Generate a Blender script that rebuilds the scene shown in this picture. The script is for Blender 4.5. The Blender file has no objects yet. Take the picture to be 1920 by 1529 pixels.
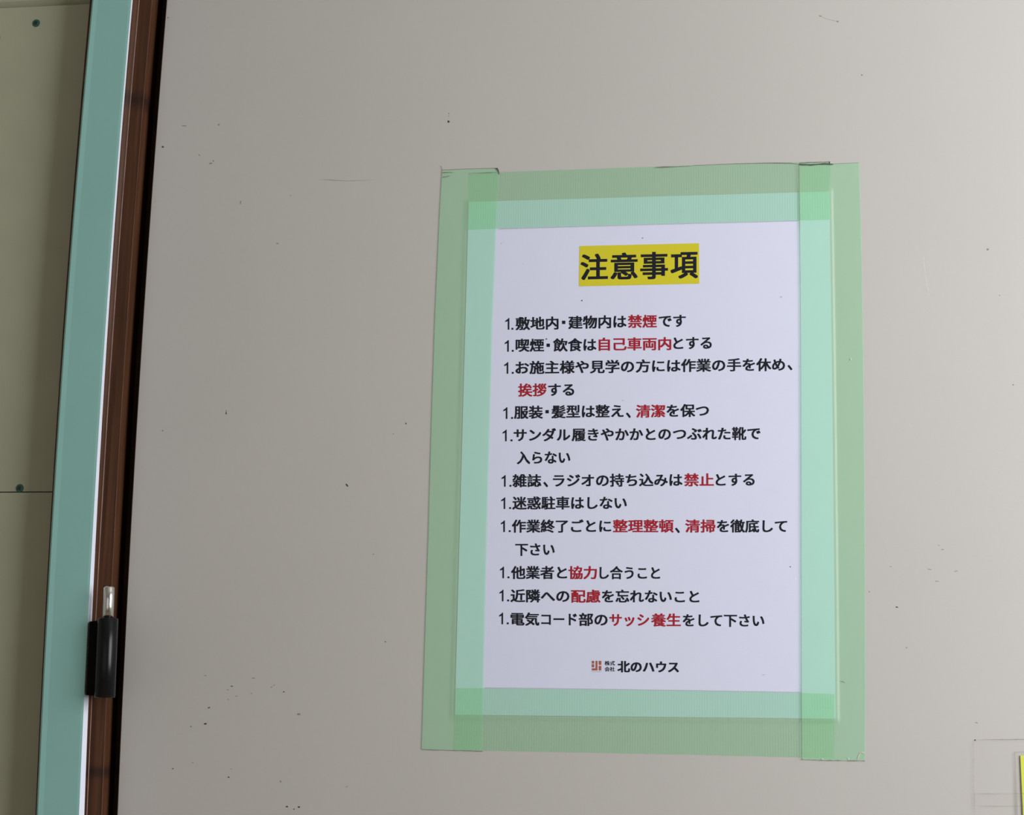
import bpy, math, random
import numpy as np
from mathutils import Matrix, Vector
random.seed(4)
SC = bpy.context.scene
COL = SC.collection

# ------------------------------------------------------------------ camera
W, H = 1920, 1529
F = 3.178                        # focal length in thousands of pixels
ANG = (0.1865, 0.1800, -0.0131)
CAM = np.array([0.138, -1.3275, -0.2146])

def rot(a, b, c):
    ca, sa, cb, sb, cc, sc = math.cos(a), math.sin(a), math.cos(b), math.sin(b), math.cos(c), math.sin(c)
    Rx = np.array([[1, 0, 0], [0, ca, -sa], [0, sa, ca]])
    Ry = np.array([[cb, 0, sb], [0, 1, 0], [-sb, 0, cb]])
    Rz = np.array([[cc, -sc, 0], [sc, cc, 0], [0, 0, 1]])
    return Rx @ Ry @ Rz
BASIS = np.array([[1, 0, 0], [0, 0, -1], [0, 1, 0]], float) @ rot(*ANG)

cd = bpy.data.cameras.new('camera')
cam = bpy.data.objects.new('camera', cd); COL.objects.link(cam)
cd.sensor_fit = 'HORIZONTAL'; cd.sensor_width = 36; cd.lens = F * 1000 / W * 36
cd.clip_start = 0.02
m4 = Matrix(BASIS.tolist()).to_4x4(); m4.translation = Vector(CAM.tolist())
cam.matrix_world = m4
SC.camera = cam

def at(px, py, Y=0.0):
    "measured point of the photograph -> world point on the vertical plane y = Y"
    d = BASIS @ np.array([(px - W / 2) / F / 1000, -(py - H / 2) / F / 1000, -1.0])
    t = (Y - CAM[1]) / d[1]
    q = CAM + t * d
    return (q[0], Y, q[2])

# ------------------------------------------------------------------ world, light, exposure
SC.view_settings.view_transform = 'Standard'
SC.view_settings.look = 'None'
SC.view_settings.gamma = 1
SC.view_settings.use_curve_mapping = False
SC.view_settings.exposure = -0.07
wd = bpy.data.worlds.new('daylight'); SC.world = wd; wd.use_nodes = True
wd.node_tree.nodes['Background'].inputs[0].default_value = (0.80, 0.90, 1.0, 1)
wd.node_tree.nodes['Background'].inputs[1].default_value = 0.22

def area(name, loc, target, sx, sy, power, color):
    l = bpy.data.lights.new(name, 'AREA'); l.shape = 'RECTANGLE'; l.size = sx; l.size_y = sy
    l.energy = power; l.color = color
    o = bpy.data.objects.new(name, l); COL.objects.link(o); o.location = loc
    d = Vector(target) - Vector(loc)
    o.rotation_euler = d.to_track_quat('-Z', 'Y').to_euler()
    return o
# daylight through the window in the right-hand wall, plus added ambient fill from behind the camera
area("window_light", (1.24, -0.74, 0.17), (0.2, -0.2, 0.0), 1.0, 1.1, 38.0, (0.975, 0.98, 0.995))
area('ambient_fill', (-0.2, -2.95, -0.1), (-0.2, 0, 0.0), 2.2, 1.8, 5.2, (1.0, 0.91, 0.79))

# ------------------------------------------------------------------ materials
def lin(r, g, b):
    f = lambda v: (v / 255) / 12.92 if v / 255 <= .04045 else ((v / 255 + .055) / 1.055) ** 2.4
    return (f(r), f(g), f(b), 1)

def mat(name, color, rough=0.6, var=0.0, vscale=20.0, bump=0.0, bscale=400.0, spec=0.5, metal=0.0, stretch=(1, 1, 1), var2=None):
    m = bpy.data.materials.new(name); m.use_nodes = True
    nt = m.node_tree; n = nt.nodes; b = n['Principled BSDF']
    b.inputs['Base Color'].default_value = color
    b.inputs['Roughness'].default_value = rough
    b.inputs['Metallic'].default_value = metal
    b.inputs['Specular IOR Level'].default_value = spec
    tc = n.new('ShaderNodeTexCoord'); mp = n.new('ShaderNodeMapping')
    mp.inputs['Scale'].default_value = stretch
    nt.links.new(tc.outputs['Object'], mp.inputs[0])
    if var:
        no = n.new('ShaderNodeTexNoise'); no.inputs['Scale'].default_value = vscale; no.inputs['Detail'].default_value = 6
        nt.links.new(mp.outputs[0], no.inputs[0])
        mx = n.new('ShaderNodeMix'); mx.data_type = 'RGBA'
        c = color[:3]; v2 = var2 if var2 else tuple(x * (1 - var) for x in c)
        mx.inputs['A'].default_value = (*[min(1, x * (1 + var)) for x in c], 1) if not var2 else color
        mx.inputs['B'].default_value = (*v2[:3], 1)
        rp = n.new('ShaderNodeMapRange'); rp.inputs[1].default_value = .3; rp.inputs[2].default_value = .7
        nt.links.new(no.outputs[0], rp.inputs[0]); nt.links.new(rp.outputs[0], mx.inputs['Factor'])
        nt.links.new(mx.outputs['Result'], b.inputs['Base Color'])
    if bump:
        nb = n.new('ShaderNodeTexNoise'); nb.inputs['Scale'].default_value = bscale; nb.inputs['Detail'].default_value = 3
        nt.links.new(mp.outputs[0], nb.inputs[0])
        bp = n.new('ShaderNodeBump'); bp.inputs['Strength'].default_value = bump; bp.inputs['Distance'].default_value = .0006
        nt.links.new(nb.outputs[0], bp.inputs['Height']); nt.links.new(bp.outputs[0], b.inputs['Normal'])
    return m

def tape_mat(name, axis, rib, amp, tint, body, bumpd=0.00006):
    "green translucent curing tape with woven ribs across its length"
    m = bpy.data.materials.new(name); m.use_nodes = True
    nt = m.node_tree; n = nt.nodes; L = nt.links
    n.remove(n['Principled BSDF']); out = n['Material Output']
    tc = n.new('ShaderNodeTexCoord'); sp = n.new('ShaderNodeSeparateXYZ'); L.new(tc.outputs['Object'], sp.inputs[0])
    mu = n.new('ShaderNodeMath'); mu.operation = 'MULTIPLY'; mu.inputs[1].default_value = 2 * math.pi / rib
    L.new(sp.outputs[axis], mu.inputs[0])
    si = n.new('ShaderNodeMath'); si.operation = 'SINE'; L.new(mu.outputs[0], si.inputs[0])
    # the ribs come and go along the tape
    ns = n.new('ShaderNodeTexNoise'); ns.inputs['Scale'].default_value = 45; ns.inputs['Detail'].default_value = 3
    L.new(tc.outputs['Object'], ns.inputs[0])
    r2 = n.new('ShaderNodeMapRange'); r2.inputs[1].default_value = .35; r2.inputs[2].default_value = .65; r2.inputs[3].default_value = .3; r2.inputs[4].default_value = 1
    L.new(ns.outputs[0], r2.inputs[0])
    am = n.new('ShaderNodeMath'); am.operation = 'MULTIPLY'; L.new(si.outputs[0], am.inputs[0]); L.new(r2.outputs[0], am.inputs[1])
    tr = n.new('ShaderNodeBsdfTransparent'); tr.inputs[0].default_value = (*tint, 1)
    mxc = n.new('ShaderNodeMix'); mxc.data_type = 'RGBA'
    mxc.inputs['A'].default_value = (*[c * .85 for c in tint], 1); mxc.inputs['B'].default_value = (*tint, 1)
    ma = n.new('ShaderNodeMapRange'); ma.inputs[1].default_value = -1; ma.inputs[2].default_value = 1
    ma.inputs[3].default_value = 1 - amp * 10; ma.inputs[4].default_value = 1
    L.new(am.outputs[0], ma.inputs[0]); L.new(ma.outputs[0], mxc.inputs['Factor']); L.new(mxc.outputs['Result'], tr.inputs[0])
    df = n.new('ShaderNodeBsdfDiffuse'); df.inputs[0].default_value = (*body, 1)
    nb = n.new('ShaderNodeTexNoise'); nb.inputs['Scale'].default_value = 60; L.new(tc.outputs['Object'], nb.inputs[0])
    b1 = n.new('ShaderNodeBump'); b1.inputs['Strength'].default_value = .35; b1.inputs['Distance'].default_value = .001
    L.new(nb.outputs[0], b1.inputs['Height'])
    bp = n.new('ShaderNodeBump'); bp.inputs['Strength'].default_value = .5; bp.inputs['Distance'].default_value = bumpd
    L.new(am.outputs[0], bp.inputs['Height']); L.new(b1.outputs[0], bp.inputs['Normal']); L.new(bp.outputs[0], df.inputs['Normal'])
    gl = n.new('ShaderNodeBsdfGlossy'); gl.inputs['Roughness'].default_value = .4; L.new(bp.outputs[0], gl.inputs['Normal'])
    m1 = n.new('ShaderNodeAddShader'); L.new(tr.outputs[0], m1.inputs[0]); L.new(df.outputs[0], m1.inputs[1])
    m2 = n.new('ShaderNodeMixShader'); m2.inputs[0].default_value = .025; L.new(m1.outputs[0], m2.inputs[1]); L.new(gl.outputs[0], m2.inputs[2])
    L.new(m2.outputs[0], out.inputs[0])
    return m

def film_mat(name, op=.06, body=(.8, .8, .8), tint=(.97, .97, .97), rough=.25, gloss=.04):
    m = bpy.data.materials.new(name); m.use_nodes = True
    nt = m.node_tree; n = nt.nodes; L = nt.links
    n.remove(n['Principled BSDF']); out = n['Material Output']
    tr = n.new('ShaderNodeBsdfTransparent'); tr.inputs[0].default_value = (*tint, 1)
    df = n.new('ShaderNodeBsdfDiffuse'); df.inputs[0].default_value = (*body, 1)
    gl = n.new('ShaderNodeBsdfGlossy'); gl.inputs['Roughness'].default_value = rough
    no = n.new('ShaderNodeTexNoise'); no.inputs['Scale'].default_value = 60
    tc = n.new('ShaderNodeTexCoord'); L.new(tc.outputs['Object'], no.inputs[0])
    r = n.new('ShaderNodeMapRange'); r.inputs[3].default_value = op * .6; r.inputs[4].default_value = op * 1.4; L.new(no.outputs[0], r.inputs[0])
    m1 = n.new('ShaderNodeMixShader'); L.new(r.outputs[0], m1.inputs[0]); L.new(tr.outputs[0], m1.inputs[1]); L.new(df.outputs[0], m1.inputs[2])
    m2 = n.new('ShaderNodeMixShader'); m2.inputs[0].default_value = gloss; L.new(m1.outputs[0], m2.inputs[1]); L.new(gl.outputs[0], m2.inputs[2])
    L.new(m2.outputs[0], out.inputs[0])
    return m

def wood_mat(name, dark, light):
    m = bpy.data.materials.new(name); m.use_nodes = True
    nt = m.node_tree; n = nt.nodes; L = nt.links; b = n['Principled BSDF']
    tc = n.new('ShaderNodeTexCoord'); mp = n.new('ShaderNodeMapping'); mp.inputs['Scale'].default_value = (260, 260, 9)
    L.new(tc.outputs['Object'], mp.inputs[0])
    no = n.new('ShaderNodeTexNoise'); no.inputs['Scale'].default_value = 1; no.inputs['Detail'].default_value = 7; no.inputs['Distortion'].default_value = .6
    L.new(mp.outputs[0], no.inputs[0])
    cr = n.new('ShaderNodeValToRGB'); cr.color_ramp.elements[0].position = .32; cr.color_ramp.elements[0].color = (*dark, 1)
    cr.color_ramp.elements[1].position = .68; cr.color_ramp.elements[1].color = (*light, 1)
    L.new(no.outputs[0], cr.inputs[0])
    # two knots darken the grain at their own heights
    last = cr.outputs[0]
    sp = n.new('ShaderNodeSeparateXYZ'); L.new(tc.outputs['Object'], sp.inputs[0])
    for kz, kw in ((KNOT1, .013), (KNOT2, .008)):
        s = n.new('ShaderNodeMath'); s.operation = 'SUBTRACT'; s.inputs[1].default_value = kz + .38; L.new(sp.outputs['Z'], s.inputs[0])
        a = n.new('ShaderNodeMath'); a.operation = 'ABSOLUTE'; L.new(s.outputs[0], a.inputs[0])
        r = n.new('ShaderNodeMapRange'); r.interpolation_type = 'SMOOTHSTEP'
        r.inputs[1].default_value = 0; r.inputs[2].default_value = kw; r.inputs[3].default_value = .75; r.inputs[4].default_value = 0
        L.new(a.outputs[0], r.inputs[0])
        mx = n.new('ShaderNodeMix'); mx.data_type = 'RGBA'; mx.inputs['B'].default_value = (.018, .009, .008, 1)
        L.new(r.outputs[0], mx.inputs['Factor']); L.new(last, mx.inputs['A']); last = mx.outputs['Result']
    L.new(last, b.inputs['Base Color'])
    b.inputs['Roughness'].default_value = .45; b.inputs['Specular IOR Level'].default_value = .14
    return m
KNOT1 = at(230, 200, 0)[2]; KNOT2 = at(175, 1447, 0)[2]

M = {}
M['door'] = mat('door_protection_board', (.447, .430, .413, 1), .62, .012, 9, .10, 300, .35)
M['gypsum'] = mat('gypsum_board_paper', (.375, .38, .285, 1), .8, .03, 25, .12, 500, .2)
M['gap'] = mat('joint_filler', (.16, .14, .09, 1), .9)
M['paint'] = mat('plain_plaster', (.62, .60, .55, 1), .8, .03, 5)
M['floor'] = mat('plywood_floor', (.42, .33, .22, 1), .6, .12, 6, stretch=(1, 8, 1))
M['wood'] = wood_mat('stained_wood', (.042, .017, .008), (.078, .032, .015))
M['film'] = mat('green_protective_film', (.24, .465, .435, 1), .42, .03, 14, .15, 60, .35)
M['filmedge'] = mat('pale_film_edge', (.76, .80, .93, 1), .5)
M['paper'] = mat('lilac_white_paper', (.598, .620, .765, 1), .75, .008, 40, .06, 900, .2)
M['black_ink'] = mat('black_toner', (.011, .013, .020, 1), .45, spec=.15)
M['red_ink'] = mat('red_toner', (.33, .014, .026, 1), .5, spec=.15)
M['yellow_ink'] = mat('yellow_toner', (.56, .50, .012, 1), .55)
M['logo_ink'] = mat('brown_toner', (.34, .085, .045, 1), .55)
M['grey_ink'] = mat('grey_toner', (.42, .38, .40, 1), .55)
M['barrel'] = mat('black_enamel', (.004, .004, .005, 1), .24, spec=.22)
M['hinge_shadow'] = mat('hinge_shadow_black', (.004, .003, .003, 1), .8, spec=.08)
M['steel'] = mat('bright_steel', (.72, .72, .72, 1), .16, metal=1.0)
M['screw'] = mat('green_zinc_screw', (.035, .115, .095, 1), .45, metal=.3)
M['recess'] = mat('dark_recess', (.010, .014, .016, 1), .6)
M['grime'] = mat('grime', (.060, .060, .052, 1), .9)
M['speck'] = mat('speck_dark', (.055, .040, .036, 1), .9)
M['speck_soft'] = mat('speck_soft', (.24, .205, .185, 1), .9)
M['scuff'] = mat('scuff_pale', (.60, .57, .54, 1), .7)
M['yellow_sheet'] = mat('yellow_paper', (.60, .66, .055, 1), .6, .02, 30)
TINT = (.59, .84, .70); BODY = (.15, .152, .13)
M['tape_h'] = tape_mat('curing_tape_ribs_upright', 'X', .00198, .095, TINT, BODY)
M['tape_v'] = tape_mat('curing_tape_ribs_level', 'Z', .00150, .012, TINT, BODY, .00003)
M['clear'] = film_mat('clear_packing_tape', .012, (.75, .75, .74), (.996, .995, .994), .3, .006)
M['sleeve'] = film_mat('clear_plastic_sleeve', .02, (.75, .70, .62), (.985, .98, .97), .2, .008)
M['film_line'] = film_mat('film_edge_grime', .45, (.20, .17, .16), (.9, .87, .86), .4, .0)

# ------------------------------------------------------------------ builders
def mk(name, verts, faces, m, parent=None, origin=None, smooth=False):
    v = np.array(verts, float)
    if origin is None:
        origin = ((v.min(0) + v.max(0)) / 2)
    origin = np.array(origin, float)
    me = bpy.data.meshes.new(name)
    me.from_pydata((v - origin).tolist(), [], faces); me.update()
    me.materials.append(m)
    if smooth:
        for p in me.polygons: p.use_smooth = True
    o = bpy.data.objects.new(name, me); COL.objects.link(o)
    if parent is not None:
        o.parent = parent
        o.location = Vector(origin.tolist()) - world_loc(parent)
    else:
        o.location = origin.tolist()
    return o
def world_loc(o):
    l = o.location.copy()
    if o.parent: l += world_loc(o.parent)
    return l
def tag(o, label=None, cat=None, group=None, kind=None):
    if label: o['label'] = label
    if cat: o['category'] = cat
    if group: o['group'] = group
    if kind: o['kind'] = kind
    return o

def box_vf(x0, x1, y0, y1, z0, z1, base=0):
    v = [(x0, y0, z0), (x1, y0, z0), (x1, y1, z0), (x0, y1, z0), (x0, y0, z1), (x1, y0, z1), (x1, y1, z1), (x0, y1, z1)]
    f = [(0, 3, 2, 1), (4, 5, 6, 7), (0, 1, 5, 4), (1, 2, 6, 5), (2, 3, 7, 6), (3, 0, 4, 7)]
    return v, [tuple(i + base for i in q) for q in f]
def box(name, x0, x1, y0, y1, z0, z1, m, parent=None):
    v, f = box_vf(x0, x1, y0, y1, z0, z1)
    return mk(name, v, f, m, parent)

FLOOR, CEIL = -1.42, 1.02
YS = (0, 400, 700, 1100, 1529)
class Edge:
    "an upright edge of the frame, as measured, with its slight bow"
    def __init__(s, px, Y, off=0.0):
        s.Y = Y; q = np.array([at(x, y, Y) for x, y in zip(px, YS)])
        s.z0, s.z1 = q[:, 2].min(), q[:, 2].max(); s.p = np.polyfit(q[:, 2], q[:, 0], 2); s.off = off
    def x(s, z):
        z = min(max(z, s.z0 - .02), s.z1 + .02); return float(np.polyval(s.p, z)) + s.off
def loft(name, prof, za, zb, m, parent=None, n=48, close=True):
    "profile points (Edge or (Edge, dx, Y)) swept from za to zb"
    v, f = [], []; k = len(prof)
    zs = np.linspace(za, zb, n)
    for z in zs:
        for e in prof:
            if isinstance(e, tuple): v.append((e[0].x(z) + e[1], e[2], z))
            else: v.append((e.x(z), e.Y, z))
    for i in range(n - 1):
        for j in range(k if close else k - 1):
            a = i * k + j; b = i * k + (j + 1) % k
            f.append((a, b, b + k, a + k))
    if close:
        f.append(tuple(range(k))[::-1]); f.append(tuple((n - 1) * k + j for j in range(k)))
    return mk(name, v, f, m, parent)

# ------------------------------------------------------------------ room
DT = .66                                              # top of the door opening
DOORX1 = .68
WALLY = -.006
RX, LX, BY = 1.40, -2.1, -3.0
tag(box('floor', LX - .1, RX + .1, BY - .1, .3, FLOOR - .1, FLOOR, M['floor']), kind='structure')
tag(box('ceiling', LX - .1, RX + .1, BY - .1, .3, CEIL, CEIL + .1, M['paint']), kind='structure')
tag(box('wall_left', LX - .1, LX, BY, .3, FLOOR, CEIL, M['paint']), kind='structure')

def holed_wall(name, axis, pos, th, a0, a1, h, m):
    "wall with one rectangular opening h = (a0, a1, z0, z1)"
    v, f = [], []
    for (p, q, z0, z1) in ((a0, h[0], FLOOR, CEIL), (h[1], a1, FLOOR, CEIL), (h[0], h[1], FLOOR, h[2]), (h[0], h[1], h[3], CEIL)):
        if q - p < 1e-6 or z1 - z0 < 1e-6: continue
        b = box_vf(pos, pos + th, p, q, z0, z1, len(v)) if axis == 'x' else box_vf(p, q, pos, pos + th, z0, z1, len(v))
        v += b[0]; f += b[1]
    return tag(mk(name, v, f, m), kind='structure')
holed_wall('wall_right', 'x', RX, .1, BY, .3, (-1.5, -.4, -.55, .8), M['paint'])
holed_wall('wall_front', 'y', BY - .1, .1, LX, RX, (-1.4, 1.0, -1.1, .8), M['paint'])
def window(name, x0, x1, y0, y1, z0, z1, axis):
    r = bpy.data.objects.new(name, None); COL.objects.link(r); r.location = ((x0 + x1) / 2, (y0 + y1) / 2, z0); tag(r, kind='structure')
    t = .035
    for (za, zb) in ((z0, z0 + t), (z1 - t, z1)):
        box('window_frame', x0, x1, y0, y1, za, zb, M['paint'], r)
    if axis == 'x':
        for (p, q) in ((y0, y0 + t), (y1 - t, y1)): box('window_frame', x0, x1, p, q, z0 + t, z1 - t, M['paint'], r)
    else:
        for (p, q) in ((x0, x0 + t), (x1 - t, x1)): box('window_frame', p, q, y0, y1, z0 + t, z1 - t, M['paint'], r)
window('window_1', RX + .02, RX + .08, -1.5, -.4, -.55, .8, 'x')
window('window_2', -1.4, 1.0, BY - .08, BY - .02, -1.1, .8, 'y')

# --- the measured uprights of the door frame
Yf, Ys = -.032, -.021
g_left = Edge((172.5, 138.8, 114.3, 90.0, 68.8), Yf)
g_dark = Edge((168.5, 135.6, 111.5, 87.6, 66.5), Yf + .001)
g_right = Edge((246.5, 214.5, 191.5, 169, 148.5), Yf)
w_right = Edge((250.5, 218, 197, 177, 158), Ys)
b1_right = Edge((260, 226.5, 203, 182, 161), Ys + .003)
pale_r = Edge((262.5, 229.5, 206.5, 186.5, 163.5), Ys + .006)
b2_right = Edge((284.5, 252.5, 231.5, 208.5, 190.5), Ys + .007)
line_r = Edge((286, 254, 233, 210, 192), Ys + .0095)
fade_r = Edge((294, 261, 241, 218, 200), -.003)
deep_r = Edge((306, 275, 253, 232, 212), .036)
door_l = Edge((312, 282, 260.3, 239.3, 219), 0.0)

# wall: gypsum boards on a backing, left of the casing
cx = g_left.x(0) + .012
jz1a, jz1b = at(0, 14, WALLY), at(172, 6, WALLY)
jz2 = at(50, 923, WALLY)[2]; jz1 = (jz1a[2] + jz1b[2]) / 2
v, f = [], []
for (p, q, z0, z1) in ((LX, cx, FLOOR, CEIL), (DOORX1 + .06, RX, FLOOR, CEIL), (cx, DOORX1 + .06, DT + .05, CEIL)):
    b = box_vf(p, q, WALLY + .0125, WALLY + .10, z0, z1, len(v)); v += b[0]; f += b[1]
b = box_vf(cx - .1, DOORX1 + .1, WALLY + .12, WALLY + .16, FLOOR, CEIL, len(v)); v += b[0]; f += b[1]
wall = tag(mk('wall_back', v, f, M['gap']), kind='structure')

def board(x0, x1, z0, z1, tz0=0, tz1=0, bev0=.0006, bev1=.0006):
    "one gypsum board; its top edge may be tapered, edges follow the measured joints"
    v = [(x0, WALLY + .0125, z0), (x1, WALLY + .0125, z0 + tz0), (x1, WALLY + .0125, z1 + tz1), (x0, WALLY + .0125, z1),
         (x0, WALLY, z0 + bev0), (x1, WALLY, z0 + tz0 + bev0), (x1, WALLY, z1 + tz1 - bev1), (x0, WALLY, z1 - bev1),
         (x0, WALLY + .004, z0), (x1, WALLY + .004, z0 + tz0), (x1, WALLY + .004, z1 + tz1), (x0, WALLY + .004, z1)]
    f = [(0, 1, 2, 3), (7, 6, 5, 4), (4, 5, 9, 8), (8, 9, 1, 0), (6, 7, 11, 10), (10, 11, 3, 2), (4, 8, 11, 7), (8, 0, 3, 11), (5, 6, 10, 9), (9, 10, 2, 1)]
    return mk('gypsum_board', v, f, M['gypsum'], wall)
k = (jz1b[2] - jz1a[2]) / (jz1b[0] - jz1a[0])
xa = LX + .9
top_a = jz1a[2] + k * (xa - jz1a[0]); top_b = jz1a[2] + k * (cx - jz1a[0])
board(xa, cx, jz2 + .00018, top_a, 0, top_b - top_a, .0003, .0008)
board(xa, cx, jz2 - .91, jz2 - .00018, 0, 0, .001, .0003)
board(xa, cx, top_a + .0010, CEIL - .001, top_b - top_a, 0, .0042, .0006)
board(LX + .001, xa - .001, jz2 - .91, jz2 - .0004)
board(LX + .001, xa - .001, jz2 + .0004, CEIL - .001)
board(LX + .001, cx, FLOOR + .001, jz2 - .912)
for (p, q) in ((DOORX1 + .065, RX - .001),):
    board(p, q, FLOOR + .001, jz2 - .0004); board(p, q, jz2 + .0004, CEIL - .001)

def screw(px, py, r=.0036, first=[None]):
    c = at(px, py, WALLY)
    if first[0] is None:
        N = 20; v, f = [], []
        for rr, yy in ((r, 0.0), (r * .93, -.0005), (r * .35, -.0008)):
            for i in range(N):
                a = 2 * math.pi * i / N; v.append((rr * math.cos(a), yy, rr * math.sin(a)))
        for j in range(2):
            for i in range(N):
                f.append((j * N + i, j * N + (i + 1) % N, (j + 1) * N + (i + 1) % N, (j + 1) * N + i))
        f.append(tuple(range(2 * N, 3 * N)))
        a = mk('screw', v, f, M['screw'], wall, (0, 0, 0)); a.data.name = 'screw'
        v, f = [], []
        for ang in (.5, .5 + math.pi / 2):
            ux, uz = math.cos(ang), math.sin(ang); l, w = r * .55, r * .17; s = len(v)
            for (p, q) in ((-l, -w), (l, -w), (l, w), (-l, w)):
                v.append((p * ux - q * uz, -.00095, p * uz + q * ux))
            f.append((s, s + 1, s + 2, s + 3))
        b = mk('cross_recess', v, f, M['recess'], a, (0, 0, 0))
        first[0] = (a, b)
    else:
        a = first[0][0].copy(); b = first[0][1].copy(); COL.objects.link(a); COL.objects.link(b); b.parent = a
        a.parent = wall
    a.location = Vector(c) - world_loc(wall); b.location = (0, 0, 0)
for p in ((68, 43.5), (37, 916), (-6.5, 71), (10, 1700), (96, -700)): screw(*p)

# --- wooden casing and jamb, one stained profile (left upright, right upright, head)
trim = loft('trim_1', [g_dark, (g_right, -.001, Yf + .002), (w_right, 0, Ys + .0002), b1_right, pale_r, b2_right, line_r, fade_r, deep_r,
                       (door_l, .012, .044), (door_l, .012, .12), (g_dark, 0, .12)], FLOOR, DT, M['wood'], n=60)
tag(trim, kind='structure')
tag(box('trim_2', DOORX1 + .004, DOORX1 + .09, -.02, .12, FLOOR, DT, M['wood']), kind='structure')
tag(box('trim_3', g_dark.x(.6) - .0, DOORX1 + .09, -.02, .12, DT, DT + .08, M['wood']), kind='structure')

M['arris'] = mat('arris_highlight', (.24, .155, .135, 1), .5, .3, 60)  # pale colours paint the highlight lines along the jamb edges
M['arris_dark'] = mat('arris_highlight_dim', (.15, .075, .055, 1), .5, .3, 60)
def fine_line(name, e, dx, Y, w, m):
    v, f = [], []
    for i, z in enumerate(np.linspace(FLOOR + .01, DT - .01, 90)):
        x = e.x(z) + dx; v += [(x - w / 2, Y, z), (x + w / 2, Y, z)]
        if i: a = 2 * i; f.append((a - 2, a - 1, a + 1, a))
    return mk(name, v, f, m, trim)
fine_line('edge_highlight', Edge((261.3, 228, 205, 184.5, 162.3), Ys + .0015), 0, Ys + .0015, .0008, M['arris'])
fine_line('edge_highlight', Edge((285, 253, 232, 209, 191), Ys + .0062), 0, Ys + .0062, .0004, M['arris_dark'])

# --- green protective film over the face of the casing
film = loft('protective_film', [(g_left, .0, Yf - .0002), (g_left, .0016, Yf - .0010), (g_left, .006, Yf - .0006), (g_right, -.002, Yf - .0006), (g_right, 0, Yf - .0004),
                                (g_right, -.0008, Yf + .0006), (g_left, 0, Yf + .0006)], FLOOR + .002, DT - .002, M['film'], n=60)
tag(film, 'glossy pale green protective strip covering the upright door casing beside the gypsum boards', 'protective strip')
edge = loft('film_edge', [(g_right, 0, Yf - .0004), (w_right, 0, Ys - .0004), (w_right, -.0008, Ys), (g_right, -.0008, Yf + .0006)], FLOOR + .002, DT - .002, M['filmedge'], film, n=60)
edge['label'] = 'bright bluish white side edge of the strip'

# --- door leaf with its grey beige protection board
n = 60; v, f = [], []
for z in np.linspace(FLOOR + .008, DT - .004, n):
    x = door_l.x(z)
    v += [(x, .0008, z), (x + .0008, 0, z), (DOORX1, 0, z), (DOORX1, .037, z), (x, .037, z)]
for i in range(n - 1):
    for j in range(5):
        a = i * 5 + j; b = i * 5 + (j + 1) % 5
        f.append((a, b, b + 5, a + 5))
f.append((0, 1, 2, 3, 4)[::-1]); f.append(tuple((n - 1) * 5 + j for j in range(5)))
door = mk('door_1', v, f, M['door']); tag(door, kind='structure')

# --- hinge
def tube(name, p0, p1, r, m, parent, N=40, bev=.0006):
    p0, p1 = Vector(p0), Vector(p1); ax = (p1 - p0).normalized(); u = ax.cross(Vector((0, 1, 0))).normalized(); w = ax.cross(u)
    v, f = [], []
    L = (p1 - p0).length
    rings = [(0, r - bev), (bev, r), (L - bev, r), (L, r - bev)]
    for t, rr in rings:
        for i in range(N):
            a = 2 * math.pi * i / N; q = p0 + ax * t + (u * math.cos(a) + w * math.sin(a)) * rr; v.append(tuple(q))
    for j in range(3):
        for i in range(N): f.append((j * N + i, j * N + (i + 1) % N, (j + 1) * N + (i + 1) % N, (j + 1) * N + i))
    f.append(tuple(range(N))[::-1]); f.append(tuple(range(3 * N, 4 * N)))
    o = mk(name, v, f, m, parent)
    for p in o.data.polygons: p.use_smooth = len(p.vertices) == 4
    return o
HY = -.0365
hb, ht, hp = at(196.3, 1309, HY), at(202.6, 1160, HY), at(205.0, 1100, HY)
rb = (at(221, 1160, HY)[0] - at(184, 1160, HY)[0]) / 2 * .965
rp = (at(214, 1110, HY)[0] - at(194.6, 1110, HY)[0]) / 2 * .97
hinge = bpy.data.objects.new('hinge', None); COL.objects.link(hinge); hinge.location = hb
tag(hinge, 'black lift-off hinge with bare silver pin standing on the brown wooden door jamb', 'hinge')
tube('barrel', hb, ht, rb, M['barrel'], hinge)
tube('pin', ht, hp, rp, M['steel'], hinge, bev=.0012)['label'] = 'shiny silver pin'
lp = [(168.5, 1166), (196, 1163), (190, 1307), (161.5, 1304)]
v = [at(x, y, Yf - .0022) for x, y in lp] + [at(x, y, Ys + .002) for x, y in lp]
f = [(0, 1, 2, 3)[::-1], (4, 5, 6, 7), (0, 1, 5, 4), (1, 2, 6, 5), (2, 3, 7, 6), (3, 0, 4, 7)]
mk('shadow_plate', v, f, M['hinge_shadow'], hinge)  # added black plate, standing in for the shadow beside the barrel

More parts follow.
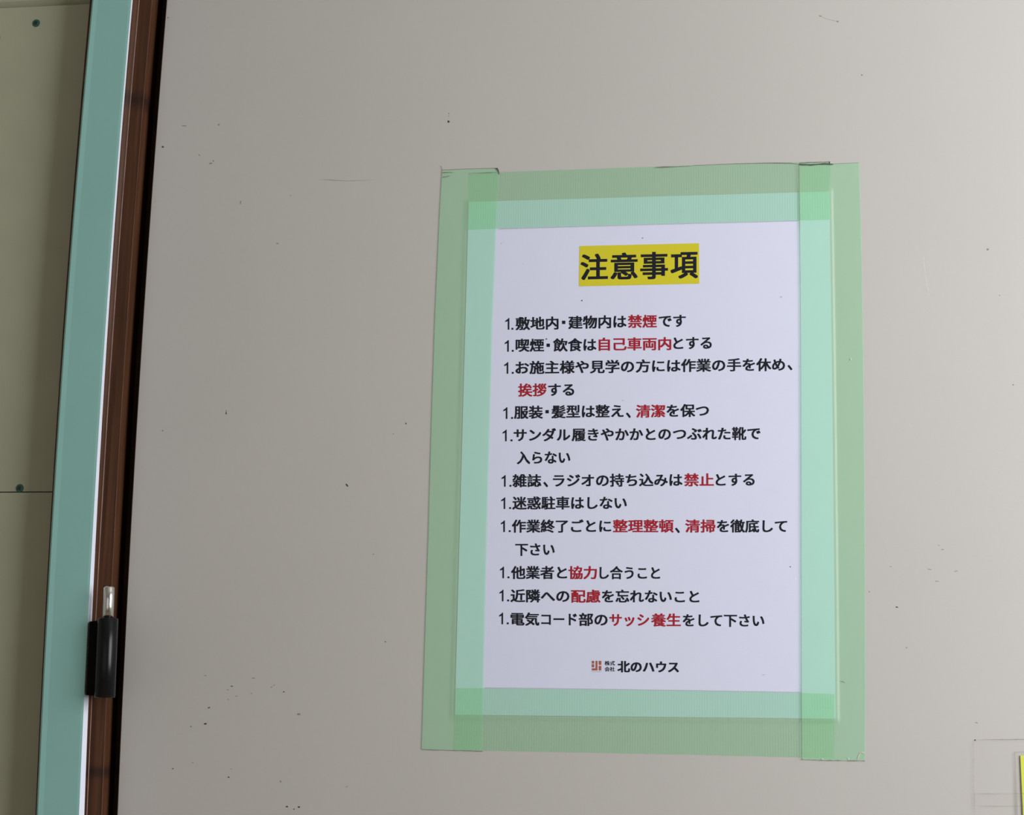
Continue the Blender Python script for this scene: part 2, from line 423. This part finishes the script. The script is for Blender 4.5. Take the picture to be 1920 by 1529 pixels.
# ------------------------------------------------------------------ the notice and its tapes
def xz(px, py): q = at(px, py, 0); return q[0], q[2]
PC = [xz(879, 379), xz(1555, 359.5), xz(1566.5, 1348.5), xz(852.5, 1341)]   # tl tr br bl of the sheet
def lerp(a, b, t): return tuple(p + (q - p) * t for p, q in zip(a, b))
def sheet_edges():
    L = np.polyfit([xz(879, 379)[1], xz(867, 800)[1], xz(862.4, 1000)[1], xz(852.5, 1341)[1]], [xz(879, 379)[0], xz(867, 800)[0], xz(862.4, 1000)[0], xz(852.5, 1341)[0]], 2)
    R_ = [(1555, 359.5), (1558.3, 600), (1561.5, 800), (1566, 1260), (1566.5, 1348.5)]
    R = np.polyfit([xz(*p)[1] for p in R_], [xz(*p)[0] for p in R_], 2)
    return L, R
EL, ER = sheet_edges()
def paper_dist(x, z):
    "distance outside the sheet (0 inside), and which side"
    t = (PC[0][1] - z) / (PC[0][1] - PC[3][1])
    l = np.polyval(EL, z); r = np.polyval(ER, z)
    s = (x - l) / (r - l); s = min(max(s, 0), 1)
    top = PC[0][1] + (PC[1][1] - PC[0][1]) * s; bot = PC[3][1] + (PC[2][1] - PC[3][1]) * s
    return max(l - x, x - r, z - top, bot - z, 0)

PY = .00035
n = 40; v, f = [], []
for i in range(n + 1):
    t = i / n
    zl = PC[0][1] + (PC[3][1] - PC[0][1]) * t; zr = PC[1][1] + (PC[2][1] - PC[1][1]) * t
    xl = float(np.polyval(EL, zl)); xr = float(np.polyval(ER, zr))
    v += [(xl, -PY, zl), (xr, -PY, zr), (xr, -.0001, zr), (xl, -.0001, zl)]
for i in range(n):
    a = i * 4
    for j in range(4):
        f.append((a + j, a + 4 + j, a + 4 + (j + 1) % 4, a + (j + 1) % 4))
f.append((0, 1, 2, 3)); f.append((n * 4 + 3, n * 4 + 2, n * 4 + 1, n * 4))
notice = mk('notice_sheet', v, f, M['paper'])
tag(notice, 'large white printed notice with yellow heading band, framed by green tape on the door', 'notice')

TY = -PY - .00012
def quad(name, pts, m, parent, Y=TY):
    return mk(name, [at(x, y, Y) for x, y in pts], [(3, 2, 1, 0)], m, parent)
quad('heading_band', [(1086.5, 461.6), (1310.6, 456.3), (1311.2, 532.2), (1085.6, 537.2)], M['yellow_ink'], notice)['label'] = 'yellow printed band'

_cache = {}
def glyphs(text, off):
    key = (text, off)
    if key not in _cache:
        c = bpy.data.curves.new('letters', 'FONT'); c.body = text; c.size = 1; c.resolution_u = 3
        o = bpy.data.objects.new('letters', c); COL.objects.link(o)
        dg = bpy.context.evaluated_depsgraph_get()
        me = bpy.data.meshes.new_from_object(o.evaluated_get(dg))
        vs = np.array([(q.co.x, q.co.y) for q in me.vertices]); fs = [tuple(p.vertices) for p in me.polygons]
        bpy.data.objects.remove(o); bpy.data.curves.remove(c); bpy.data.meshes.remove(me)
        # printed bold: the strokes are widened by stacked shifted copies
        V_, F_ = [], []
        for kx in (-1, -.5, 0, .5, 1):
            for ky in (-.65, 0, .65):
                s = sum(len(q) for q in V_)
                V_.append(vs + np.array([kx * off, ky * off])); F_ += [tuple(i + s for i in q) for q in fs]
        vs = np.vstack([np.c_[q, np.full(len(q), i)] for i, q in enumerate(V_)]); fs = F_
        _cache[key] = (vs, fs)
    return _cache[key]
# ink box of a full-size ideograph, as the vertical measure of a line
EMB, EMT = -.075, .845
def run(text, x0, x1, yc0, yc1, h, off, own_h=False):
    "text whose ink spans x0..x1; the middle of its ideographs runs from yc0 to yc1; h is their ink height"
    vs, fs = glyphs(text, off)
    a, b = vs[:, 0].min(), vs[:, 0].max()
    lo, hi = (vs[:, 1].min(), vs[:, 1].max()) if own_h else (EMB - off, EMT + off)
    mid = (lo + hi) / 2; out = []
    for x, y, li in vs:
        t = (x - a) / (b - a)
        px = x0 + (x1 - x0) * t; py = yc0 + (yc1 - yc0) * t - (y - mid) / (hi - lo) * h
        out.append(at(px, py, TY - .00002 - li * 4e-6))
    return out, [f_[::-1] for f_ in fs]
def sq(x, y, s):
    return [at(x - s, y + s, TY - .00003), at(x - s, y - s, TY - .00003), at(x + s, y - s, TY - .00003), at(x + s, y + s, TY - .00003)], [(0, 1, 2, 3)]
def one_dot(x0, x1, yc):
    "the list number: a flagged upright one and a square full stop"
    t, b, sw = yc - 11, yc + 10.8, 2.9
    xr = x0 + 7.4
    pts = [(xr, t), (xr, b), (xr - sw, b), (xr - sw, t + 5.6), (x0, t + 7.6), (x0, t + 5.0), (xr - sw + .4, t + 1.6), (xr - sw + 1.2, t)]
    d = [(x1 - 3.6, b - 3.4), (x1, b - 3.4), (x1, b), (x1 - 3.6, b)]
    v = [at(x, y, TY - .00003) for x, y in pts + d]
    return v, [(0, 1, 2, 3, 6, 7), (3, 4, 5, 6), (8, 9, 10, 11)]
def put(name, pieces, m, label=None):
    v, f = [], []
    for vv, ff in pieces:
        s = len(v); v += vv; f += [tuple(i + s for i in q) for q in ff]
    o = mk(name, v, f, m, notice)
    # face the reader
    me = o.data
    import bmesh
    bm = bmesh.new(); bm.from_mesh(me)
    for fc in bm.faces:
        fc.normal_update()
        if fc.normal.y > 0: fc.normal_flip()
    bm.to_mesh(me); bm.free()
    if label: o['label'] = label
    return o
def A(x, y, oy=560): return 900 + x / 3, oy + y / 3
B_OFF = .026
def line(segs, oy, kanji_h=75):
    """segs: (text, x0, x1, yc0, yc1, colour) in thirds of a pixel from (900, oy)"""
    blk = []
    for text, x0, x1, y0, y1, c in segs:
        p0 = A(x0, y0, oy); p1 = A(x1, y1, oy)
        if text == '・': piece = sq((p0[0] + p1[0]) / 2, (p0[1] + p1[1]) / 2, 3.1)
        elif text == '1.': piece = one_dot(p0[0], p1[0], p0[1])
        elif text == '、': piece = run(text, p0[0], p1[0], p0[1], p1[1], 9.5, B_OFF, True)
        else: piece = run(text, p0[0], p1[0], p0[1], p1[1], kanji_h / 3, B_OFF)
        if c == 'r': put('red_text', [piece], M['red_ink'], 'red printed characters')
        elif text == '1.': put('item_number', [piece], M['black_ink'])
        else: put('black_text', [piece], M['black_ink'])
k = 'k'; r = 'r'
line([('1.', 143, 188, 143, 141, k), ('敷地内', 201, 442, 141, 137, k), ('・', 460, 482, 134, 134, k), ('建物内は', 497, 824, 135, 128, k), ('禁煙', 832, 995, 128, 127, r), ('です', 1006, 1158, 126, 124, k)], 560)
line([('1.', 140, 190, 267, 266, k), ('喫煙', 201, 361, 263, 262, k), ('・', 374, 394, 263, 263, k), ('飲食は', 412, 655, 262, 259, k), ('自己車両内', 668, 1076, 257, 253, r), ('とする', 1088, 1304, 251, 248, k)], 560)
line([('1.', 137, 190, 391, 390, k), ('お施主様や見学の', 200, 867, 389, 381, k), ('方には作業の', 877, 1380, 380, 374, k), ('手を休め', 1390, 1716, 373, 371, k), ('、', 1731, 1757, 388, 390, k)], 560)
line([('挨拶', 215, 375, 515, 514, r), ('する', 384, 530, 513, 512, k)], 560)
line([('1.', 132, 186, 645, 644, k), ('服装', 192, 354, 640, 639, k), ('・', 368, 388, 637, 637, k), ('髪型は整え', 402, 808, 637, 632, k), ('、', 822, 848, 656, 658, k), ('清潔', 878, 1042, 634, 632, r), ('を保つ', 1050, 1288, 631, 629, k)], 560)
line([('1.', 128, 183, 771, 770, k), ('サンダル', 190, 508, 768, 766, k), ('履きやかかとの', 516, 1074, 766, 762, k), ('つぶれた', 1086, 1410, 761, 760, k), ('靴で', 1418, 1578, 760, 758, k)], 560)
line([('入らない', 208, 508, 896, 893, k)], 560)
line([('1.', 122, 177, 67, 66, k), ('雑誌', 183, 345, 65, 65, k), ('、', 357, 383, 86, 88, k), ('ラジオの持ち込みは', 411, 1139, 64, 60, k), ('禁止', 1149, 1316, 60, 60, r), ('とする', 1326, 1545, 60, 58, k)], 880)
line([('1.', 120, 175, 192, 191, k), ('迷惑駐車はしない', 182, 826, 191, 189, k)], 880)
line([('1.', 118, 173, 322, 321, k), ('作業終了ごとに', 180, 738, 321, 320, k), ('整理整頓', 748, 1090, 320, 320, r), ('、', 1098, 1124, 344, 346, k), ('清掃', 1155, 1324, 320, 320, r), ('を徹底して', 1333, 1728, 320, 320, k)], 880)
line([('下さい', 199, 420, 452, 451, k)], 880)
line([('1.', 113, 166, 582, 581, k), ('他業者と', 175, 490, 582, 582, k), ('協力', 498, 658, 582, 582, r), ('し合うこと', 673, 1013, 583, 584, k)], 880)
line([('1.', 110, 164, 712, 711, k), ('近隣への', 172, 503, 713, 714, k), ('配慮', 513, 678, 715, 715, r), ('を忘れないこと', 686, 1234, 715, 717, k)], 880)
line([('1.', 108, 162, 841, 841, k), ('電気', 172, 334, 843, 844, k), ('コード', 345, 545, 844, 845, k), ('部の', 556, 718, 846, 847, k), ('サッシ', 728, 952, 848, 848, r), ('養生', 963, 1130, 849, 849, r), ('をして下さい', 1141, 1600, 850, 852, k)], 880)
# heading
pieces = []
for ch, x0, x1, yc, hh in (('注', 195, 548, 415, 335), ('意', 580, 930, 405, 345), ('事', 962, 1320, 399, 352), ('項', 1352, 1706, 396, 340)):
    pieces.append(run(ch, 1060 + x0 / 6.857, 1060 + x1 / 6.857, 440 + (yc + 4) / 6.857, 440 + (yc - 4) / 6.857, hh / 6.857, .026, True))
put('heading_text', pieces, M['black_ink'], 'large bold black heading characters')
# company line and its mark
def fx(x, y): return 1090 + x / 9.6, 1220 + y / 9.6
pieces = []
for t, x0, x1, y0, y1, h, off in (('株式', 421, 606, 232, 232, 82, .022), ('会社', 421, 606, 338, 338, 82, .022), ('北のハウス', 652, 1758, 294, 302, 206, .036)):
    a, b = fx(x0, y0), fx(x1, y1); pieces.append(run(t, a[0], b[0], a[1], b[1], h / 9.6, off, True))
put('company_name', pieces, M['black_ink'])
rects = [(190, 190, 232, 238), (190, 250, 232, 305), (258, 190, 292, 362), (190, 325, 258, 362), (316, 190, 360, 262), (316, 280, 360, 362)]
put('company_mark', [([at(*fx(x, y), TY - .00003) for x, y in ((a, d), (a, b), (c, b), (c, d))], [(0, 1, 2, 3)]) for a, b, c, d in rects], M['logo_ink'], 'small square reddish brown emblem')
put('mark_underline', [([at(*fx(x, y), TY - .00003) for x, y in ((188, 388), (188, 382), (362, 382), (362, 388))], [(0, 1, 2, 3)])], M['grey_ink'])

def interp(poly, t):
    ts = np.linspace(0, 1, 201)
    P = np.array(poly, float); d = np.r_[0, np.cumsum(np.linalg.norm(np.diff(P, axis=0), axis=1))]; d /= d[-1]
    return np.interp(t, d, P[:, 0]), np.interp(t, d, P[:, 1])
def tape(name, e0, e1, na, nc, base, m, hh=.0006, ramp=.0040, wob=.0):
    "grid between long edges e0 and e1 (pixel polylines), draped over the sheet"
    v, f = [], []
    for i in range(na + 1):
        a = interp(e0, i / na); b = interp(e1, i / na)
        for j in range(nc + 1):
            s = j / nc; x, _, z = at(a[0] + (b[0] - a[0]) * s, a[1] + (b[1] - a[1]) * s, 0)
            d = paper_dist(x, z)
            end = min(i, na - i) / na
            u = max(0, 1 - max(0, d - .0012) / ramp); u = u * u * (3 - 2 * u)
            w = math.sin(x * 95 + z * 31) * math.sin(z * 143 - x * 57) * wob
            v.append((x, -(base + hh * u + w), z))
    for i in range(na):
        for j in range(nc):
            a = i * (nc + 1) + j; f.append((a, a + 1, a + nc + 2, a + nc + 1))
    o = mk(name, v, f, m, smooth=True)
    return o
def ribbon(name, pts, w, m, parent, Y, jitter=0.0):
    "thin line of grime along pixel points; w = width in pixels (number or list)"
    v, f = [], []
    for i, (x, y) in enumerate(pts):
        q = pts[min(i + 1, len(pts) - 1)]; p = pts[max(i - 1, 0)]
        dx, dy = q[0] - p[0], q[1] - p[1]; l = math.hypot(dx, dy) or 1
        ww = (w[i] if isinstance(w, (list, tuple)) else w) / 2
        x += random.uniform(-jitter, jitter); y += random.uniform(-jitter, jitter)
        v += [at(x - dy / l * ww, y + dx / l * ww, Y), at(x + dy / l * ww, y - dx / l * ww, Y)]
    for i in range(len(pts) - 1): f.append((2 * i, 2 * i + 1, 2 * i + 3, 2 * i + 2))
    return mk(name, v, f, m, parent)
def dense(pts, n):
    return [tuple(float(c) for c in interp(pts, i / n)) for i in range(n + 1)]

H0, V0 = .00018, .00042
tt = tape('curing_tape', [(878.5, 326), (936, 323), (1230, 312.5), (1380, 307.5), (1500, 304), (1556.5, 303)], [(876.5, 431.5), (936, 429), (1228, 420.5), (1500, 414), (1556.5, 412.8)], 260, 60, H0, M['tape_h'], wob=.00004)
tag(tt, 'green curing tape strip along the top edge of the white notice', 'tape', 'green tape strips round the notice')
bt = tape('curing_tape', [(855.5, 1290.5), (908, 1291), (980, 1291.8), (1300, 1296), (1502, 1299.5), (1566, 1302)], [(850, 1407.5), (908, 1408.3), (980, 1409.5), (1300, 1416), (1502, 1421), (1564, 1423)], 260, 60, H0, M['tape_h'], wob=.00004)
tag(bt, 'green curing tape strip along the bottom edge of the white notice', 'tape', 'green tape strips round the notice')
lt = tape('curing_tape', [(829, 319), (824, 400), (815, 600), (808.5, 800), (803, 1000), (796.5, 1200), (790.5, 1406)], [(932.5, 315.5), (935.8, 325), (931.5, 430), (924.5, 600), (919.5, 800), (914, 1000), (909.5, 1200), (904.5, 1408.5)], 300, 60, V0, M['tape_v'], wob=.00004)
tag(lt, 'green curing tape strip down the left edge of the white notice', 'tape', 'green tape strips round the notice')
rt = tape('curing_tape', [(1497.5, 309), (1499.5, 430), (1501, 600), (1501.5, 800), (1502, 1000), (1502.5, 1260), (1503, 1426)],
          [(1611.5, 305.5), (1615.5, 430), (1618.5, 600), (1621, 800), (1622.5, 1000), (1623.5, 1260), (1623, 1427)], 300, 60, V0, M['tape_v'], hh=.0009, ramp=.0022, wob=.00004)
tag(rt, 'green curing tape strip down the right edge of the white notice', 'tape', 'green tape strips round the notice')
# grime caught on the tape edges
ribbon('edge_grime', dense([(828.5, 320), (824, 400), (815, 600), (808.5, 800), (803, 1000), (796.5, 1200), (790.2, 1406)], 60), 1.1, M['film_line'], lt, -V0 - .0001)
ribbon('edge_grime', dense([(790.2, 1406), (850, 1407.8), (905, 1409.2)], 20), [1.0 + .8 * random.random() for _ in range(21)], M['film_line'], lt, -V0 - .0001, .3)
ribbon('edge_grime', dense([(829, 319), (870, 317), (932, 315.5)], 16), 1.1, M['film_line'], lt, -V0 - .0001)
ribbon('edge_grime', [(826.5, 311), (828, 315), (829.2, 320)], 1.3, M['film_line'], lt, -V0 - .0001)
ribbon('edge_grime', [(929, 316), (932, 316.2), (934, 320), (936, 327)], [1.5, 3, 2.2, 1], M['grime'], lt, -V0 - .0003)
ribbon('edge_grime', dense([(829, 332.5), (838, 331.5), (845, 329)], 5), [1, 2.2, 1.2, 2, .9, .3], M['film_line'], lt, -V0 - .0002)
ribbon('edge_grime', dense([(829, 324), (840, 323.4), (852, 323.5)], 5), [2, 2.2, 1.8, 1.6, 1, .3], M['film_line'], lt, -V0 - .0002)
ribbon('edge_grime', dense([(878, 325), (905, 324.4), (932, 323.2)], 10), [.6, .8, .6, 1, 1, 1.3, 1.6, 1.7, 1.4, 1, .6], M['film_line'], lt, -V0 - .0003)
ribbon('edge_grime', dense([(1225, 315), (1240, 313.6), (1262, 313), (1300, 311)], 8), [.4, 2, 3, 2.4, 1.6, 1.2, 1.2, 1, .5], M['film_line'], tt, -H0 - .0002)
ribbon('edge_grime', dense([(1300, 310.5), (1380, 307), (1440, 305.8), (1480, 306), (1499, 308)], 12), [1, 1, 1, 1.2, 1.2, 1.4, 1.4, 1.6, 1.8, 2, 2, 1.8, 1], M['film_line'], tt, -H0 - .0002)
ribbon('edge_grime', dense([(1499, 308.6), (1520, 309.2), (1545, 307.6), (1562, 308)], 12), [1.6 + random.random() for _ in range(13)], M['grime'], rt, -V0 - .0003, .25)
ribbon('edge_grime', dense([(1499, 306), (1528, 304.6), (1556, 303.6)], 14), [1.0 + 1.2 * random.random() for _ in range(15)], M['film_line'], tt, -H0 - .0002, .4)
ribbon('edge_grime', [(1555.3, 303), (1555.6, 309)], 1.6, M['grime'], tt, -H0 - .0002)
ribbon('edge_grime', dense([(1497.7, 309), (1499.3, 420), (1500.8, 600), (1501.5, 800), (1502, 1000), (1502.5, 1260), (1503, 1426)], 60), [1.9] * 7 + [1.0] * 46 + [1.5] * 8, M['film_line'], rt, -V0 - .0012)
ribbon('edge_grime', dense([(1562, 307.4), (1611, 305.3)], 8), .8, M['film_line'], rt, -V0 - .0001)
ribbon('edge_grime', dense([(1503, 1425), (1540, 1426.4), (1580, 1427), (1622, 1427.5)], 24), [.6 + 1.6 * random.random() for _ in range(25)], M['film_line'], rt, -V0 - .0001, .3)
ribbon('edge_grime', dense([(1575, 1277.6), (1580, 1278.6), (1584.5, 1281)], 4), [.5, 1, 1.6, 1.4, .5], M['film_line'], rt, -V0 - .0002)
ribbon('edge_grime', dense([(936, 429.4), (1228, 421), (1498, 414.2)], 20), .7, M['film_line'], tt, -H0 - .0008)
ribbon('edge_grime', dense([(909, 1290.4), (980, 1291), (1300, 1295.4), (1502, 1298.8)], 20), .8, M['film_line'], bt, -H0 - .0008)
ribbon('crease', [(1614, 1411), (1610, 1419), (1608, 1425)], [.8, 1.6, .8], M['scuff'], rt, -V0 - .0002)
ribbon('crease', [(1611, 1412), (1619, 1411.5), (1622, 1413)], [.8, 1.4, .6], M['scuff'], rt, -V0 - .0002)
ribbon('crease', [(1590, 1422), (1592, 1424.5)], [1, 3], M['scuff'], rt, -V0 - .0002)
ribbon('crease', [(1540, 1423.5), (1544, 1424.5)], [1, 2.4], M['scuff'], rt, -V0 - .0002)
ribbon('paint_fleck', [(1595, 671.5), (1595.6, 674), (1596, 676)], [1.2, 2.6, 1.2], M['scuff'], rt, -V0 - .0002)

# ------------------------------------------------------------------ specks and scuffs on the door board, on the sheet
def specks(name, items, m, parent, Y):
    v, f = [], []
    for (px, py, w, h, ang) in items:
        n = 8; s = len(v); ca, sa = math.cos(ang), math.sin(ang)
        for i in range(n):
            a = 2 * math.pi * i / n; q = 1 + random.uniform(-.18, .18)
            x, y = w / 2 * math.cos(a) * q, h / 2 * math.sin(a) * q
            v.append(at(px + x * ca - y * sa, py + x * sa + y * ca, Y))
        f.append(tuple(range(s, s + n))[::1])
    o = mk(name, v, f, m, parent); o['kind'] = 'stuff'
    return o
dark = [(841.6, 213, 1.6, 2, 0), (841.2, 217.5, 1.2, 1.5, 0), (841, 228, 4.2, 4.6, 0), (424, 775.5, 2.6, 5, 0), (424.2, 771, 1, 4, 0), (761, 794.5, 2.6, 2.6, 0), (650.5, 910.5, 3, 7, -.6),
        (385, 1358, 6, 3.2, 0), (392, 1327.5, 5, 2.2, -.3), (538, 1513.5, 5, 2.8, 0), (560.3, 1514, 4.6, 2.8, 0), (551, 1518, 2.4, 2.4, 0), (428.6, 1458, 4.6, 2.2, .1), (358, 1363, 2.2, 2.2, 0),
        (1828.2, 1388.4, 3.4, 3, 0), (434.5, 1287.6, 5.4, 1.8, .1), (532, 1298, 4, 1.8, 0), (722.5, 1204, 2.8, 2, 0), (1681.7, 1139, 5, 2, .2), (1899.6, 722, 2, 2, 0), (324, 1442, 2.6, 2.6, 0)]
soft = [(345, 236, 9, 1.8, .05), (410, 234, 3, 4, 0), (373.5, 291, 2.6, 4, -.4), (395, 306.5, 6, 3, -.2), (400, 302, 3, 3, 0), (305, 276, 5, 3, 0), (520, 457, 5, 2.4, .1), (737.5, 814, 2, 2, 0),
        (475, 1272, 6.5, 1.6, 0), (427, 1294, 3, 2, .6), (509, 1289, 4, 1.8, -.2), (514, 1285.5, 5, 1.2, -.7), (471.5, 1301, 4, 1.4, .2), (443, 1306, 5, 1.4, .1), (427.5, 1312, 3, 1.5, 0), (385, 1267.5, 5, 1.6, 0), (361, 1431, 4, 1.5, 0),
        (433, 1442.5, 3, 1.5, 0), (526, 1466, 2.5, 4, -.5), (650, 1476, 5, 1.5, -.6), (560, 1340, 7, 4, 0), (1538, 30, 6, 2, .3), (1570.6, 40.4, 4, 3, 0), (1616, 141, 3, 3, 0), (1852, 468, 5, 4, 0), (1874.5, 554, 2, 2, 0),
        (1767.5, 1031, 6, 1.4, 0), (1760, 1023, 4, 1.2, .4), (1743, 1068, 9, 1.3, .1), (1792.6, 1071.6, 8, 1.3, -.2), (1756.6, 1090.6, 8, 1.3, .1), (1670, 1063, 4, 1.2, 0), (1831, 1356, 7, 1.6, .25), (315, 33, 3, 3, 0), (305, 275, 4, 3, 0),
        (545, 367, 2, 2, 0), (451, 380, 2, 7, 0), (1630, 1110, 3, 2, 0), (1700, 1215, 3, 2, 0), (305, 808, 3, 3, 0), (700, 1040, 3, 2, 0)]
specks('dirt_speck', dark, M['speck'], door, -.00005)
specks('faint_speck', soft, M['speck_soft'], door, -.00005)
M['soft_line'] = film_mat('faint_scratch', .22, (.22, .19, .17), (.97, .97, .97), .5, 0)
ribbon('scratch', dense([(598, 337), (622, 338), (655, 339.5), (705, 337)], 10), [.4, 1, 1.8, 1.6, 1.2, 1, 1.4, .9, .7, .5, .3], M['soft_line'], door, -.00006)
ribbon('scratch', dense([(1538, 30), (1550, 36), (1570, 40)], 5), .9, M['soft_line'], door, -.00006)
M['pale_line'] = film_mat('pale_scratch', .30, (.8, .78, .76), (.99, .99, .99), .5, 0)
ribbon('scratch', dense([(1731, 477), (1735, 520), (1743, 560)], 8), [.5, 2, 2.5, 1.5, 2, 2.6, 2.8, 2, .5], M['pale_line'], door, -.00006)
specks('dirt_speck', [(1091, 563.8, 2.4, 2.6, 0), (1482, 1063.3, 2.2, 2.2, 0), (1024.5, 636, 3, 2.4, 0), (980.5, 495, 1, 1, 0), (1205, 446.5, 1.5, 2, 0)], M['speck'], notice, TY - .00002)
specks('faint_mark', [(1464.5, 557, 5, 1.8, -.3), (1499, 688, 3, 1.2, 0), (1168, 751, 1.8, 2, 0), (940, 457, 1.6, 2, .4), (1432, 1266, 6, 1.2, -.3)], M['grey_ink'], notice, TY - .00002)
specks('white_fleck', [(1492, 1085.5, 1.6, 4.2, -.1)], mat('white_fleck', (.9, .9, .9, 1), .4), notice, TY - .00002)

# ------------------------------------------------------------------ yellow sheet in a clear sleeve, bottom right
def sheet(name, pts, Y, th, m, parent=None):
    if not th:
        return mk(name, [(q[0], Y, q[2]) for q in (at(x, y, 0) for x, y in pts)], [tuple(range(len(pts)))], m, parent)
    v = [at(x, y, 0) for x, y in pts]; v = [(x, Y, z) for x, _, z in v] + [(x, Y + th, z) for x, _, z in v]
    n = len(pts); f = [tuple(range(n)), tuple(range(n, 2 * n))[::-1]] + [(i, i + n, (i + 1) % n + n, (i + 1) % n) for i in range(n)]
    return mk(name, v, f, m, parent)
ys = sheet('yellow_notice_sheet', [(1912.5, 1417.5), (1917.3, 1529), (1928, 2060), (2300, 2060), (2300, 1412)], -.0007, .0003, M['yellow_sheet'])
tag(ys, 'bright yellow notice sheet in clear sleeve at the lower right edge of the picture', 'notice')
ribbon('sheet_edge', [(1912.8, 1417.5), (1917.6, 1529), (1919, 1600)], [.8, 1.9, 2.0], mat('olive_edge', (.10, .12, .03, 1), .8), ys, -.00075)
sl = sheet('clear_sleeve', [(1902, 1410.5), (1905.5, 1529), (1918, 2070), (2310, 2070), (2310, 1406)], -.00095, 0, M['sleeve'])
tag(sl, 'clear plastic sleeve holding the yellow sheet on the door', 'sleeve')
ribbon('sleeve_edge', dense([(1902.5, 1411), (1904.5, 1470), (1906, 1529), (1908, 1600)], 10), [1.5, 2.5, 3.5, 4, 4.5, 5, 5.5, 6, 6, 6, 6], M['soft_line'], sl, -.0010)
ribbon('sleeve_edge', [(1902.5, 1411), (1925, 1410)], 1.2, M['soft_line'], sl, -.0010)
zig = []
for i in range(60):
    y = 1389 + i * 2.1; zig.append((1824.8 + (1.7 if i % 2 else -1.2) * random.uniform(.4, 1) + (i > 45) * 1.5, y))
c1 = sheet('clear_tape', zig + [(2380, 1512), (2380, 1384)], -.0012, 0, M['clear'])
tag(c1, 'clear packing tape with serrated end holding the top of the yellow sheet', 'tape', 'clear tapes on the yellow sheet')
zig2 = [(1827 + (1.7 if i % 2 else -1.2) * random.uniform(.4, 1), 1489 + i * 2.4) for i in range(50)]
c2 = sheet('clear_tape', zig2 + [(2380, 1606), (2380, 1486)], -.0014, 0, M['clear'])
tag(c2, 'second clear packing tape overlapping below the first, beside the yellow sheet', 'tape', 'clear tapes on the yellow sheet')
w1 = [.5 + 1.2 * random.random() for _ in range(60)]
ribbon('tape_edge', zig, w1, M['soft_line'], c1, -.0013)
ribbon('tape_edge', dense([(1829, 1388), (1870, 1387.5), (1925, 1387)], 14), [.3, .4, .6, .7, .6, 1, .8, 1.2, 1, 1, 1.2, 1.4, 1.2, 1, 1], M['film_line'], c1, -.0013)
ribbon('tape_edge', zig2, [.5 + 1.0 * random.random() for _ in range(50)], M['soft_line'], c2, -.0015)
ribbon('tape_edge', dense([(1829, 1489), (1860, 1489.4), (1925, 1488.6)], 12), [.3, 1, 1.8, 2, 1.6, 1, 1, .8, .8, .8, 1, 1, 1], M['soft_line'], c2, -.0015)
ribbon('tape_edge', dense([(1830, 1512), (1880, 1512.6), (1925, 1512)], 10), [.3, .8, 1.2, 1.4, 1.2, 1.4, 1, .8, .8, .8, .8], M['soft_line'], c1, -.0013)
